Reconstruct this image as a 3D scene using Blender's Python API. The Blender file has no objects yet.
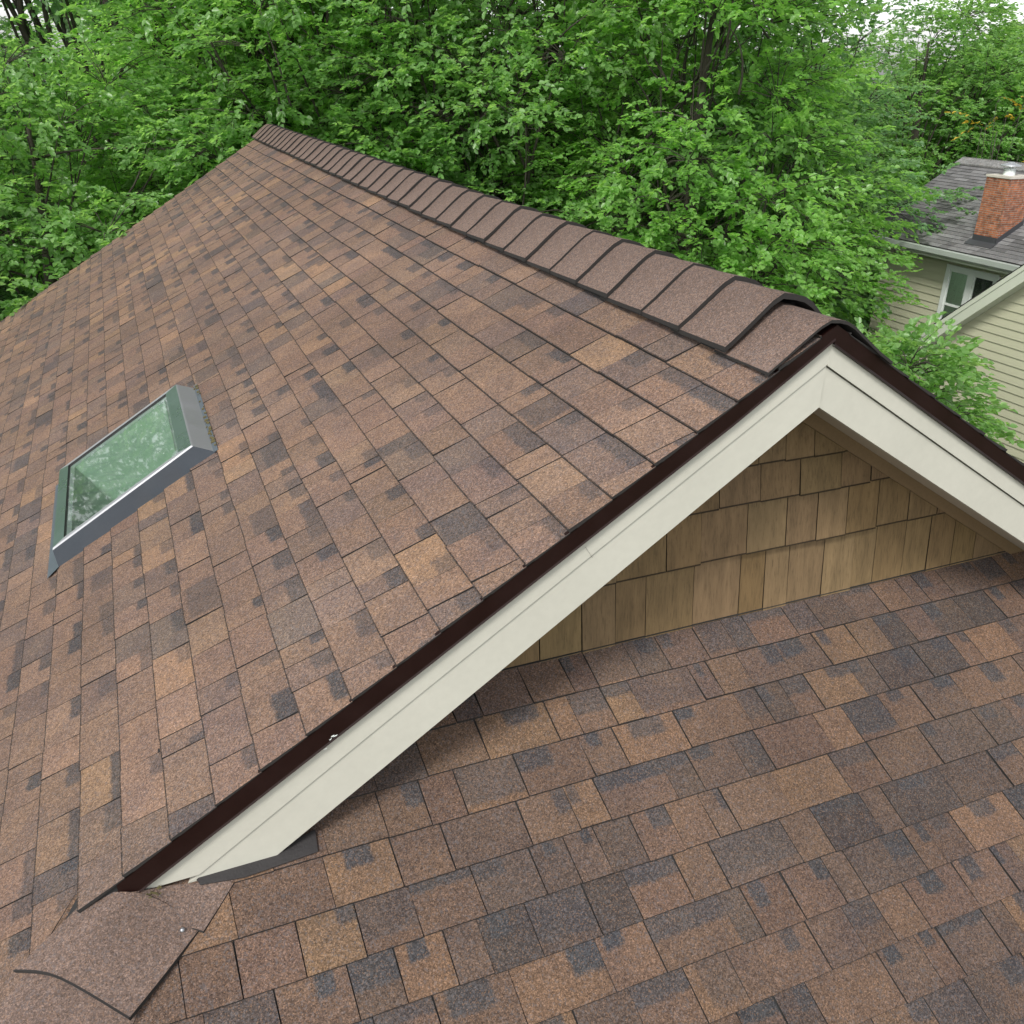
import bpy, math, random
import numpy as np
from mathutils import Vector, Matrix
random.seed(7); rng = np.random.default_rng(11)
sc = bpy.context.scene
COL = sc.collection
sin, cos, pi, rad = math.sin, math.cos, math.pi, math.radians

# ------------------------------------------------------------------ helpers
class MB:
    """collects faces (world or local metres) and links them as ONE mesh object"""
    def __init__(s): s.v=[]; s.f=[]; s.uv=[]; s.fa={}; s.mi=[]; s.sm=[]
    def face(s, pts, uv=None, mi=0, smooth=False, **fa):
        b=len(s.v); s.v+= [tuple(p) for p in pts]; s.f.append(tuple(range(b,b+len(pts))))
        s.uv += list(uv) if uv else [(0,0)]*len(pts); s.mi.append(mi); s.sm.append(smooth)
        for k,val in fa.items(): s.fa.setdefault(k,[]).append(val)
    def box(s, c, ax, ay, az, mi=0):
        """box centred at c with half-axis vectors; UV in metres"""
        c,ax,ay,az=map(Vector,(c,ax,ay,az))
        for n,a,b in ((ax,ay,az),(-ax,az,ay),(ay,az,ax),(-ay,ax,az),(az,ax,ay),(-az,ay,ax)):
            q=[c+n-a-b,c+n+a-b,c+n+a+b,c+n-a+b]
            la,lb=a.length*2,b.length*2
            if abs(a.normalized().z)>.7: uv=[(0,0),(0,la),(lb,la),(lb,0)]
            else: uv=[(0,0),(la,0),(la,lb),(0,lb)]
            o=c.x+c.y+n.x*.37+n.y*.71
            s.face(q,[(u+o,v) for u,v in uv],mi)
    def aabox(s, x0,x1,y0,y1,z0,z1,mi=0):
        s.box(((x0+x1)/2,(y0+y1)/2,(z0+z1)/2),((x1-x0)/2,0,0),(0,(y1-y0)/2,0),(0,0,(z1-z0)/2),mi)
    def prism(s, poly, d, mi=0):
        """polygon (3D points) extruded by vector d"""
        poly=[Vector(p) for p in poly]; d=Vector(d); top=[p+d for p in poly]
        n=Vector((0,0,0))
        for i in range(len(poly)): n+= (poly[i]-poly[0]).cross(poly[(i+1)%len(poly)]-poly[0])
        if n.dot(d)<0: poly.reverse(); top.reverse()
        s.face(list(reversed(poly)),mi=mi); s.face(top,mi=mi)
        for i in range(len(poly)):
            j=(i+1)%len(poly); L=(poly[j]-poly[i]).length
            s.face([poly[i],poly[j],top[j],top[i]],[(0,0),(L,0),(L,d.length),(0,d.length)],mi)
    def tube(s, pts, radii, n=6, mi=0):
        pts=[Vector([float(q) for q in p]) for p in pts]; radii=[float(q) for q in radii]; ref=Vector((.3,.2,1))
        b0=len(s.v)
        for i,p in enumerate(pts):
            t=(pts[min(i+1,len(pts)-1)]-pts[max(i-1,0)]).normalized()
            if abs(t.dot(ref.normalized()))>.95: ref=Vector((1,.2,.1))
            a=t.cross(ref).normalized(); b=t.cross(a)
            for k in range(n):
                w=2*pi*k/n; s.v.append(tuple(p+radii[i]*(a*cos(w)+b*sin(w))))
        for i in range(len(pts)-1):
            for k in range(n):
                k2=(k+1)%n
                s.f.append((b0+i*n+k,b0+i*n+k2,b0+(i+1)*n+k2,b0+(i+1)*n+k)); s.uv+=[(0,0)]*4; s.mi.append(mi); s.sm.append(True)
        s.f.append(tuple(b0+(len(pts)-1)*n+k for k in range(n))); s.uv+=[(0,0)]*n; s.mi.append(mi); s.sm.append(False)
    def lathe(s, c, prof, n=24, mi=0):
        c=Vector(c); b0=len(s.v)
        for r,z in prof:
            for k in range(n): s.v.append((c.x+r*cos(2*pi*k/n),c.y+r*sin(2*pi*k/n),c.z+z))
        for i in range(len(prof)-1):
            for k in range(n):
                k2=(k+1)%n
                s.f.append((b0+i*n+k,b0+i*n+k2,b0+(i+1)*n+k2,b0+(i+1)*n+k)); s.uv+=[(0,0)]*4; s.mi.append(mi); s.sm.append(True)
    def build(s, name, mats, parent=None, bevel=0):
        me=bpy.data.meshes.new(name); me.from_pydata(s.v,[],s.f)
        if not isinstance(mats,(list,tuple)): mats=[mats]
        for m in mats: me.materials.append(m)
        me.polygons.foreach_set('material_index',s.mi); me.polygons.foreach_set('use_smooth',s.sm)
        uvl=me.uv_layers.new(name='UVMap'); uvl.data.foreach_set('uv',[c for u in s.uv for c in u])
        for k,vals in s.fa.items():
            if len(vals)==len(s.f):
                at=me.attributes.new(k,'FLOAT_COLOR','FACE'); at.data.foreach_set('color',[c for q in vals for c in q])
        me.update()
        o=bpy.data.objects.new(name,me); COL.objects.link(o)
        if parent: link(o,parent)
        if bevel:
            b=o.modifiers.new('bevel','BEVEL'); b.width=bevel; b.segments=2; b.limit_method='ANGLE'; b.angle_limit=rad(40)
        return o
def world_loc(o):
    p=Vector(o.location)
    return p+world_loc(o.parent) if o.parent else p
def link(o,parent):
    """mesh data is in world metres: cancel the parents' translation"""
    o.parent=parent
    o.location=-world_loc(parent)
    return o
def thing(name,label,cat,loc=(0,0,0),group=None):
    o=bpy.data.objects.new(name,None); o.location=loc; o.empty_display_size=.3; COL.objects.link(o)
    o['label']=label; o['category']=cat
    if group: o['group']=group
    return o
def clip(poly,a,b,c):
    """keep the side a*u+b*v+c>=0"""
    out=[]
    for i in range(len(poly)):
        p,q=poly[i],poly[(i+1)%len(poly)]
        dp,dq=a*p[0]+b*p[1]+c,a*q[0]+b*q[1]+c
        if dp>=0: out.append(p)
        if (dp>=0)!=(dq>=0):
            t=dp/(dp-dq); out.append((p[0]+t*(q[0]-p[0]),p[1]+t*(q[1]-p[1])))
    return out

# ------------------------------------------------------------------ materials
def mat(name):
    m=bpy.data.materials.new(name); m.use_nodes=True; nt=m.node_tree
    return m,nt,nt.nodes['Principled BSDF']
def N(nt,t,**kw):
    n=nt.nodes.new(t)
    for k,v in kw.items():
        if k in n.inputs: n.inputs[k].default_value=v
        else: setattr(n,k,v)
    return n
def mixc(nt,a,b,f,blend='MIX'):
    n=nt.nodes.new('ShaderNodeMix'); n.data_type='RGBA'; n.blend_type=blend; n.clamp_factor=True
    for sock,v in ((n.inputs['Factor'],f),(n.inputs['A'],a),(n.inputs['B'],b)):
        if hasattr(v,'links'): nt.links.new(v,sock)
        elif isinstance(v,(int,float)): sock.default_value=v
        else: sock.default_value=(*v,1) if len(v)==3 else v
    return n.outputs['Result']
def mth(nt,op,a,b=None,c=None):
    n=nt.nodes.new('ShaderNodeMath'); n.operation=op
    for i,v in enumerate((a,b,c)):
        if v is None: continue
        if hasattr(v,'links'): nt.links.new(v,n.inputs[i])
        else: n.inputs[i].default_value=v
    return n.outputs[0]
def ramp(nt,f,stops,interp='LINEAR'):
    n=nt.nodes.new('ShaderNodeValToRGB'); n.color_ramp.interpolation=interp
    e=n.color_ramp.elements
    while len(e)<len(stops): e.new(.5)
    for el,(p,c) in zip(e,stops):
        el.position=p; el.color=(c,c,c,1) if isinstance(c,(int,float)) else (*c,1)
    nt.links.new(f,n.inputs[0]); return n.outputs['Color']
def sstep(nt,x,a,b):
    n=nt.nodes.new('ShaderNodeMapRange'); n.interpolation_type='SMOOTHSTEP'
    for i,v in enumerate((x,a,b)):
        if hasattr(v,'links'): nt.links.new(v,n.inputs[i])
        else: n.inputs[i].default_value=v
    return n.outputs[0]
def coords(nt,kind='Object',scale=(1,1,1)):
    tc=nt.nodes.new('ShaderNodeTexCoord'); mp=nt.nodes.new('ShaderNodeMapping'); mp.inputs['Scale'].default_value=scale
    nt.links.new(tc.outputs[kind],mp.inputs[0]); return mp.outputs[0]
def noise(nt,co,scale,detail=3,rough=.55):
    n=N(nt,'ShaderNodeTexNoise',Scale=scale,Detail=detail,Roughness=rough); nt.links.new(co,n.inputs['Vector']); return n
def voro(nt,co,scale):
    n=N(nt,'ShaderNodeTexVoronoi',Scale=scale); nt.links.new(co,n.inputs['Vector']); return n
def bump(nt,bs,h,strength,dist):
    b=N(nt,'ShaderNodeBump',Strength=strength,Distance=dist); nt.links.new(h,b.inputs['Height']); nt.links.new(b.outputs[0],bs.inputs['Normal'])

def granules(nt,bs,col,co,scale=370,amount=.80):
    """mineral granules: every cell its own grain colour"""
    v1=voro(nt,co,scale); v2=voro(nt,co,scale*.52)
    s1=nt.nodes.new('ShaderNodeSeparateColor'); nt.links.new(v1.outputs['Color'],s1.inputs[0])
    s2=nt.nodes.new('ShaderNodeSeparateColor'); nt.links.new(v2.outputs['Color'],s2.inputs[0])
    k1=ramp(nt,s1.outputs[0],[(0,1-.62*amount),(.35,1-.16*amount),(.7,1+.06*amount),(.9,1+.4*amount),(1,1+1.0*amount)])
    k2=ramp(nt,s2.outputs[0],[(0,1-.3*amount),(.5,1.0),(1,1+.4*amount)])
    c=mixc(nt,col,k1,1.0,'MULTIPLY'); c=mixc(nt,c,k2,1.0,'MULTIPLY')
    c=mixc(nt,c,(.33,.19,.11),mth(nt,'MULTIPLY',sstep(nt,s1.outputs[1],.80,.95),.40*amount))
    c=mixc(nt,c,(.13,.135,.15),mth(nt,'MULTIPLY',sstep(nt,s2.outputs[1],.74,.95),.36*amount))
    big=noise(nt,co,1.7,4)
    c=mixc(nt,c,ramp(nt,big.outputs['Fac'],[(.3,.86),(.7,1.1)]),1.0,'MULTIPLY')
    # a few pale chips and lichen dots
    v3=voro(nt,co,5.5); s3=nt.nodes.new('ShaderNodeSeparateColor'); nt.links.new(v3.outputs['Color'],s3.inputs[0])
    c=mixc(nt,c,(.42,.40,.36),mth(nt,'MULTIPLY',mth(nt,'LESS_THAN',v3.outputs['Distance'],mth(nt,'MULTIPLY',s3.outputs[1],.026)),mth(nt,'GREATER_THAN',s3.outputs[0],.55)))
    # faint run-off streaks and dirt at the scale of a metre
    b2=noise(nt,co,.55,3); c=mixc(nt,c,ramp(nt,b2.outputs['Fac'],[(.35,.90),(.65,1.06)]),1.0,'MULTIPLY')
    nt.links.new(c,bs.inputs['Base Color']); bs.inputs['Roughness'].default_value=.92; bs.inputs['Specular IOR Level'].default_value=.25
    bump(nt,bs,s1.outputs[2],.55,.003)

def make_shingle():
    m,nt,bs=mat('asphalt_shingle_brown')
    tone=N(nt,'ShaderNodeAttribute',attribute_name='tone'); pa=N(nt,'ShaderNodeAttribute',attribute_name='patch')
    uv=nt.nodes.new('ShaderNodeUVMap'); uv.uv_map='UVMap'
    co=coords(nt)
    w=noise(nt,co,28,3); ws=mth(nt,'MULTIPLY',mth(nt,'SUBTRACT',w.outputs['Fac'],.5),.19)
    sx=nt.nodes.new('ShaderNodeSeparateXYZ'); nt.links.new(uv.outputs[0],sx.inputs[0])
    sp=nt.nodes.new('ShaderNodeSeparateColor'); nt.links.new(pa.outputs['Color'],sp.inputs[0])
    u=mth(nt,'ADD',sx.outputs[0],mth(nt,'MULTIPLY',ws,.35)); v=mth(nt,'ADD',sx.outputs[1],ws)
    e=.03
    mu=mth(nt,'MULTIPLY',sstep(nt,mth(nt,'SUBTRACT',u,sp.outputs[0]),-e,e),sstep(nt,mth(nt,'SUBTRACT',sp.outputs[1],u),-e,e))
    mv=sstep(nt,mth(nt,'SUBTRACT',v,sp.outputs[2]),-.055,.055)
    mask=mth(nt,'MULTIPLY',mth(nt,'MULTIPLY',mu,mv),pa.outputs['Alpha'])
    c=mixc(nt,tone.outputs['Color'],(.049,.050,.056),mask)
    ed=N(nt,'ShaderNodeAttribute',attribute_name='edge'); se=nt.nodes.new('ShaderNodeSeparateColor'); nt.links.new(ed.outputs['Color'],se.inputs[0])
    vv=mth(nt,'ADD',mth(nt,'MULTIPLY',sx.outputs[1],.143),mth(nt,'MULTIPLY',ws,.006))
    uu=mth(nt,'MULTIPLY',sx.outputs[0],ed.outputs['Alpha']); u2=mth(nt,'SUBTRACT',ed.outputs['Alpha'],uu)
    edge_shade=mth(nt,'MAXIMUM',mth(nt,'LESS_THAN',vv,se.outputs[0]),mth(nt,'LESS_THAN',mth(nt,'MINIMUM',uu,u2),se.outputs[1]))
    c=mixc(nt,c,(.022,.019,.018),mth(nt,'MULTIPLY',edge_shade,.9))  # course shadow lines and tab joints painted dark along the tab edges
    # warm and cool blends drifting inside a tab
    dr=noise(nt,co,9,3)
    c=mixc(nt,c,mixc(nt,(.88,.88,.91),(1.12,1.07,.98),ramp(nt,dr.outputs['Fac'],[(.32,0.0),(.68,1.0)])),1.0,'MULTIPLY')
    granules(nt,bs,c,co)
    return m
def make_plain_shingle(name,col,scale=170,amount=.8):
    m,nt,bs=mat(name); co=coords(nt)
    dr=noise(nt,co,6,3); c=mixc(nt,tuple(x*.9 for x in col),tuple(x*1.1 for x in col),dr.outputs['Fac'])
    granules(nt,bs,c,co,scale,amount); return m
def make_simple(name,col,rough=.6,metal=0,spec=.5,var=.12,scale=6,bmp=0,stretch=(1,1,1)):
    m,nt,bs=mat(name); co=coords(nt,scale=stretch)
    n=noise(nt,co,scale,5,.6)
    c=mixc(nt,tuple(x*(1-var) for x in col),tuple(min(1,x*(1+var)) for x in col),n.outputs['Fac'])
    n2=noise(nt,co,scale*14,2)
    c=mixc(nt,c,ramp(nt,n2.outputs['Fac'],[(.3,1-var*.4),(.7,1+var*.25)]),1.0,'MULTIPLY')
    nt.links.new(c,bs.inputs['Base Color']); bs.inputs['Roughness'].default_value=rough; bs.inputs['Metallic'].default_value=metal
    bs.inputs['Specular IOR Level'].default_value=spec
    nt.links.new(ramp(nt,n.outputs['Fac'],[(.3,max(0,rough-.08)),(.7,min(1,rough+.1))]),bs.inputs['Roughness'])
    if bmp: bump(nt,bs,n2.outputs['Fac'],bmp,.004)
    return m
def make_cedar():
    m,nt,bs=mat('cedar_shingle'); tone=N(nt,'ShaderNodeAttribute',attribute_name='tone')
    co=coords(nt,scale=(1,1,.035)); g=noise(nt,co,150,5,.65); g2=noise(nt,coords(nt,scale=(1,1,.12)),26,3)
    c=mixc(nt,tone.outputs['Color'],ramp(nt,g.outputs['Fac'],[(.30,.68),(.47,1.0),(.75,1.16)]),1.0,'MULTIPLY')
    c=mixc(nt,c,ramp(nt,g2.outputs['Fac'],[(.3,.8),(.7,1.15)]),1.0,'MULTIPLY')
    nt.links.new(c,bs.inputs['Base Color']); bs.inputs['Roughness'].default_value=.75; bs.inputs['Specular IOR Level'].default_value=.3
    bump(nt,bs,g.outputs['Fac'],.5,.004); return m
def make_brick():
    m,nt,bs=mat('red_brick'); uv=nt.nodes.new('ShaderNodeUVMap'); uv.uv_map='UVMap'
    b=N(nt,'ShaderNodeTexBrick',Scale=1.0); nt.links.new(uv.outputs[0],b.inputs['Vector'])
    b.inputs['Color1'].default_value=(.40,.125,.05,1); b.inputs['Color2'].default_value=(.19,.062,.036,1); b.inputs['Mortar'].default_value=(.27,.20,.155,1)
    b.inputs['Mortar Size'].default_value=.0055; b.inputs['Brick Width'].default_value=.13; b.inputs['Row Height'].default_value=.03; b.inputs['Bias'].default_value=-.1
    n=noise(nt,coords(nt),14,4); c=mixc(nt,b.outputs['Color'],ramp(nt,n.outputs['Fac'],[(.3,.5),(.7,1.35)]),1.0,'MULTIPLY')
    nt.links.new(c,bs.inputs['Base Color']); bs.inputs['Roughness'].default_value=.9
    bump(nt,bs,mth(nt,'SUBTRACT',1.0,b.outputs['Fac']),.6,.008); return m
def make_leaf(name,c0,c1,c2,tr=.33):
    m=bpy.data.materials.new(name); m.use_nodes=True; nt=m.node_tree; nt.nodes.clear()
    out=nt.nodes.new('ShaderNodeOutputMaterial'); bs=nt.nodes.new('ShaderNodeBsdfPrincipled')
    g=nt.nodes.new('ShaderNodeNewGeometry')
    n=noise(nt,coords(nt),.8,2)
    f=mth(nt,'ADD',mth(nt,'MULTIPLY',g.outputs['Random Per Island'],.7),mth(nt,'MULTIPLY',mth(nt,'SUBTRACT',n.outputs['Fac'],.5),1.1))
    c=ramp(nt,mth(nt,'ADD',f,.12),[(0,c0),(.5,c1),(1,c2)])
    nt.links.new(c,bs.inputs['Base Color']); bs.inputs['Roughness'].default_value=.36; bs.inputs['Specular IOR Level'].default_value=.7
    t=nt.nodes.new('ShaderNodeBsdfTranslucent'); nt.links.new(mixc(nt,c,(2.0,2.0,1.15),1.0,'MULTIPLY'),t.inputs['Color'])
    mx=nt.nodes.new('ShaderNodeMixShader'); mx.inputs[0].default_value=tr
    nt.links.new(bs.outputs[0],mx.inputs[1]); nt.links.new(t.outputs[0],mx.inputs[2]); nt.links.new(mx.outputs[0],out.inputs[0])
    return m
def make_glass(name,tint,rough=.02):
    m=bpy.data.materials.new(name); m.use_nodes=True; nt=m.node_tree; nt.nodes.clear()
    out=nt.nodes.new('ShaderNodeOutputMaterial'); tr=nt.nodes.new('ShaderNodeBsdfTransparent'); tr.inputs[0].default_value=(*tint,1)
    gl=nt.nodes.new('ShaderNodeBsdfGlossy'); gl.inputs['Roughness'].default_value=rough
    fr=N(nt,'ShaderNodeFresnel',IOR=1.5); mx=nt.nodes.new('ShaderNodeMixShader')
    # rain spots and dust on the pane
    v=voro(nt,coords(nt),48); d=mth(nt,'MULTIPLY',mth(nt,'LESS_THAN',v.outputs['Distance'],.2),.5)
    df=nt.nodes.new('ShaderNodeBsdfDiffuse'); df.inputs[0].default_value=(.6,.66,.62,1)
    n=noise(nt,coords(nt),9,5); mx2=nt.nodes.new('ShaderNodeMixShader')
    sepv=nt.nodes.new('ShaderNodeSeparateColor'); nt.links.new(v.outputs['Color'],sepv.inputs[0])
    dd=mth(nt,'MULTIPLY',d,mth(nt,'GREATER_THAN',sepv.outputs[0],.86))
    nt.links.new(mth(nt,'ADD',mth(nt,'MULTIPLY',ramp(nt,n.outputs['Fac'],[(.45,.03),(.8,.12)]),1.0),mth(nt,'MULTIPLY',dd,.6)),mx2.inputs[0])
    nt.links.new(fr.outputs[0],mx.inputs[0]); nt.links.new(tr.outputs[0],mx.inputs[1]); nt.links.new(gl.outputs[0],mx.inputs[2])
    nt.links.new(mx.outputs[0],mx2.inputs[1]); nt.links.new(df.outputs[0],mx2.inputs[2]); nt.links.new(mx2.outputs[0],out.inputs[0])
    return m

M_sh=make_shingle()
M_cap=make_plain_shingle('ridge_cap_granules',(.142,.102,.086),370,.7)
M_asph=make_simple('asphalt_edge_and_shade_line',(.018,.016,.015),.9,var=.2,scale=40)
M_drip=make_simple('dark_brown_metal',(.0125,.0042,.0034),.45,var=.3,scale=9,spec=.22)
M_cream=make_simple('cream_paint',(.478,.472,.415),.5,var=.07,scale=3,bmp=.08,stretch=(1,1,1))
M_soffit=make_simple('soffit_paint',(.42,.39,.32),.7,var=.08,scale=5)
M_cedar=make_cedar()
M_dark=make_simple('dark_underlay',(.02,.02,.02),.95,var=.1)
M_slate=make_simple('slate_grey_metal',(.095,.115,.14),.42,metal=.25,var=.10,scale=7)
M_slate2=make_simple('pale_grey_metal',(.30,.31,.33),.45,metal=.3,var=.08,scale=7)
M_gloss=make_simple('glossy_green_black_border',(.055,.09,.078),.30,var=.2,scale=5,spec=.9)
M_glass=make_glass('skylight_glass',(.80,.95,.86))
M_shaft=make_simple('pale_shaft_paint',(.46,.58,.50),.8,var=.1,scale=4)
M_wglass=make_glass('window_glass',(.85,.92,.88))
M_gasket=make_simple('black_rubber',(.012,.013,.014),.6,var=.1)
M_lead=make_simple('lead_flashing',(.022,.020,.021),.55,metal=.2,var=.2,scale=12,bmp=.2)
M_nail=make_simple('galvanised_nail',(.38,.39,.42),.35,metal=.8,var=.05)
M_moss=make_simple('moss_tuft',(.10,.085,.035),.95,var=.3,scale=60)
M_sage=make_simple('sage_vinyl_siding',(.43,.43,.315),.55,var=.05,scale=2,stretch=(1,1,6))
M_sagetrim=make_simple('sage_trim_paint',(.50,.53,.45),.5,var=.05,scale=3)
M_white=make_simple('white_trim_paint',(.62,.66,.64),.5,var=.05,scale=3)
M_gutter=make_simple('pale_gutter_metal',(.40,.44,.41),.4,var=.08,scale=4)
M_greyroof=None
def make_greyroof():
    m,nt,bs=mat('grey_asphalt_roof'); tone=N(nt,'ShaderNodeAttribute',attribute_name='tone')
    granules(nt,bs,tone.outputs['Color'],coords(nt),90,.22); return m
M_greyroof=make_greyroof()
M_brick=make_brick()
M_mortarcap=make_simple('mortar_crown',(.5,.47,.42),.9,var=.15,scale=12)
M_alu=make_simple('aluminium',(.55,.57,.6),.38,metal=.7,var=.08)
M_curtain=make_simple('pale_curtain',(.66,.74,.67),.9,var=.25,scale=14,stretch=(1,1,.05))
M_room=make_simple('dark_room',(.03,.035,.035),.9)
M_bark=make_simple('bark',(.05,.044,.034),.95,var=.45,scale=14,bmp=.6,stretch=(1,1,.3))
M_grass=make_simple('lawn',(.05,.085,.025),.95,var=.45,scale=3,bmp=.5)
M_concrete=make_simple('concrete_path',(.3,.29,.27),.9,var=.15,scale=3)
LEAF={'spring':make_leaf('leaf_yellow_green',(.115,.245,.060),(.190,.375,.098),(.285,.485,.155),.55),
      'mid':make_leaf('leaf_mid_green',(.115,.235,.070),(.185,.345,.115),(.275,.445,.180),.54),
      'cool':make_leaf('leaf_cool_green',(.095,.210,.085),(.155,.300,.128),(.235,.390,.190),.52),
      'gold':make_leaf('leaf_golden',(.30,.24,.04),(.50,.36,.05),(.6,.42,.07),.3)}

# ------------------------------------------------------------------ the foreground house
P=.6187; TH=math.atan(P); CT,ST=cos(TH),sin(TH)
Q=rad(25.4887); CQ,SQ=cos(Q),sin(Q); TQ=SQ/CQ
Z0=-1.3458                 # height of the hip-end roof under the rake (y = 0); ridge apex is the origin
RL=9.42                    # ridge length
YW=.374                    # gable wall stands this far behind the rake boards
GZ=-6.2                    # ground
def PL(y,s,h=0): return (-s*CT-h*ST, y, -s*ST+h*CT)
def PR(y,s,h=0): return ( s*CT+h*ST, y, -s*ST+h*CT)
def PF(x,t,h=0): return (x,-t*CQ-h*SQ, Z0-t*SQ+h*CQ)
house=thing('house','foreground house with brown shingled roof, cream gable rakes and a skylight in its slope','house',(0,4,GZ))

def pal(ws): return [c for c,w in zip([(.160,.109,.086),(.181,.122,.092),(.214,.140,.095),(.142,.102,.086),(.118,.091,.081),(.091,.076,.073)],ws) for _ in range(w)]
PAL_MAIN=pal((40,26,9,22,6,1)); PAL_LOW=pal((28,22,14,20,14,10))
def shingles(name,pos,u0,u1,v_first,v_last,expo,parts,shear=0.0,end_shear=0.0,r=random.Random(3),flip=False,wmin=.075,wmax=.245,regular=False,pc=None,edge=(.0035,.0012),hole=None,gain=1.0):
    """courses of laminated tabs; v runs down the slope; each tab is a tilted slab lapped by the course above.
       parts(v) -> list of half planes (a,b,c) on (u,v) that bound the slope there"""
    mb=MB(); v=v_first; k=0
    ph=[r.uniform(0,6) for _ in range(4)]
    while v<v_last+expo:
        u=u0-(((k*.127)%.6)+r.uniform(0,.05) if regular else r.uniform(0,.3))
        if regular and v<HS: u=-.03-r.uniform(0,.045)
        while u<u1+.1:
            w=r.choice((r.uniform(wmin,.13),r.uniform(.12,.19),r.uniform(.15,wmax)))
            if regular: w=r.uniform(.165,.235) if r.random()<.74 else r.uniform(.085,.15)
            hb=.0085+r.choice((0,.0035,.0015))+r.uniform(-.0008,.0008)
            dv=r.uniform(-.0012,.0012)+.0022*sin(u*2.1+ph[0]+k)+.0015*sin(u*5.3+ph[1]+k*2.2)
            if r.random()<.10: hb+=.002
            g=r.choice((.0008,.0012,.0022))
            vb=v+dv; vt=v-expo-.025
            lean=shear*(vb-vt)+r.uniform(-.004,.004)
            quad=[(u+g,vb),(u+w-g,vb),(u+w-g-lean,vt),(u+g-lean,vt)]
            base=r.choice(pc); br=r.uniform(.93,1.08)
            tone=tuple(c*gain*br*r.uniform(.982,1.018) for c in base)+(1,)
            z=r.random()
            if z<.36: pt=(0,0,9,0)
            elif z<.62:
                a=r.uniform(0,.7); pt=(a,min(1.2,a+r.uniform(.25,.6)),r.uniform(.50,.74),r.uniform(.75,1))
            elif z<.80:
                if r.random()<.5: pt=(r.uniform(.45,.75),1.2,r.uniform(.38,.7),r.uniform(.8,1))
                else: pt=(-.2,r.uniform(.25,.55),r.uniform(.38,.7),r.uniform(.8,1))
            elif z<.93: pt=(-.2,1.2,r.uniform(.42,.78),r.uniform(.6,1))
            else: pt=(r.uniform(-.2,.3),1.2,r.uniform(.0,.25),r.uniform(.5,.85))
            if regular:
                if z<.36: pt=(0,0,9,0)
                elif z<.86:
                    q=r.uniform(.38,.68); pt=(q,1.2,r.uniform(.50,.74),r.uniform(.45,.92)) if r.random()<.72 else (-.2,1-q,r.uniform(.52,.76),r.uniform(.45,.92))
                elif z<.95: pt=(-.2,1.2,r.uniform(.55,.8),r.uniform(.5,.9))
                else: pt=(r.uniform(-.2,.3),1.2,r.uniform(.05,.3),r.uniform(.4,.7))
            if (r.random()<.25 and not regular): pt=(pt[0],pt[1],min(pt[2],.9),pt[3]*.8)
            poly=quad
            for hp in parts(vb):
                poly=clip(poly,*hp)
                if len(poly)<3: break
            polys=[poly]
            if hole and len(poly)>=3:
                a0,a1,b0,b1=hole; mid=clip(clip(poly,1,0,-a0) or [(9,9)]*3,-1,0,a1)
                polys=[clip(poly,-1,0,a0),clip(poly,1,0,-a1)]
                if len(mid)>=3: polys+=[clip(mid,0,-1,b0),clip(mid,0,1,-b1)]
            for poly in polys:
                if len(poly)<3: continue
                def hh(p): return hb-(vb-p[1])/(vb-vt)*(hb-.0008)
                def uvf(p): return ((p[0]+shear*(vb-p[1])-u)/w,(vb-p[1])/expo)
                top=[pos(p[0],p[1],hh(p)) for p in poly]; uvs=[uvf(p) for p in poly]
                if flip: top=top[::-1]; uvs=uvs[::-1]
                mb.face(top,uvs,0,tone=tone,patch=pt,edge=(edge[0],edge[1],0,w))
                for i in range(len(poly)):
                    p,q=poly[i],poly[(i+1)%len(poly)]
                    f=[pos(q[0],q[1],hh(q)),pos(p[0],p[1],hh(p)),pos(p[0],p[1],-.0005),pos(q[0],q[1],-.0005)]
                    if flip: f=f[::-1]
                    mb.face(f,None,1,tone=tone,patch=(0,0,9,0),edge=(0,0,0,0))
            u+=w
        v+=expo; k+=1
    return mb.build(name,[M_sh,M_asph],house)

SE=6.46                                      # eave, metres down the slope
HS=-Z0/ST                                    # where the rake meets the hip
def hipy(s): return (-s*ST-Z0)/TQ            # y of the hip at slope distance s
def parts_main(v):
    far=(-1,0,RL+.03)
    base=[far,(0,1,-.055),(0,-1,SE)]
    if v<HS+.02: return base+[(1,0,.012)]
    # beyond the rake the slope runs on to the hip:  y >= hipy(s)
    return base+[(1,ST/TQ,Z0/TQ+0.0)]
L=shingles('roof_slope',PL,-4.4,RL,.0595,SE,.143,parts_main,shear=.24,r=random.Random(21),regular=True,wmin=.09,wmax=.28,pc=PAL_MAIN,edge=(.0042,.0014),hole=(2.083,2.955,1.905,2.525))
L['label']='long left slope of brown shingles with the skylight in it'
R_=shingles('roof_slope',PR,-4.4,RL,.0595,SE,.143,parts_main,shear=.0,r=random.Random(5),flip=True,pc=PAL_MAIN)
R_['label']='far right slope hidden beyond the ridge'
def parts_front(v):
    # |x| <= -(z)/P , z = Z0 - t*SQ
    return [(1,SQ/P,-Z0/P),(-1,SQ/P,-Z0/P),(0,1,YW/CQ),(0,-1,4.3/CQ)]
TF0=.0187-.143*2
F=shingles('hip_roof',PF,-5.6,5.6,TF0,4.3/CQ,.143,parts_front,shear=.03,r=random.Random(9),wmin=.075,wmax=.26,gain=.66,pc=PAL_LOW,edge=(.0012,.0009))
F['label']='lower roof of brown shingles in front of the gable wall'
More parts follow.
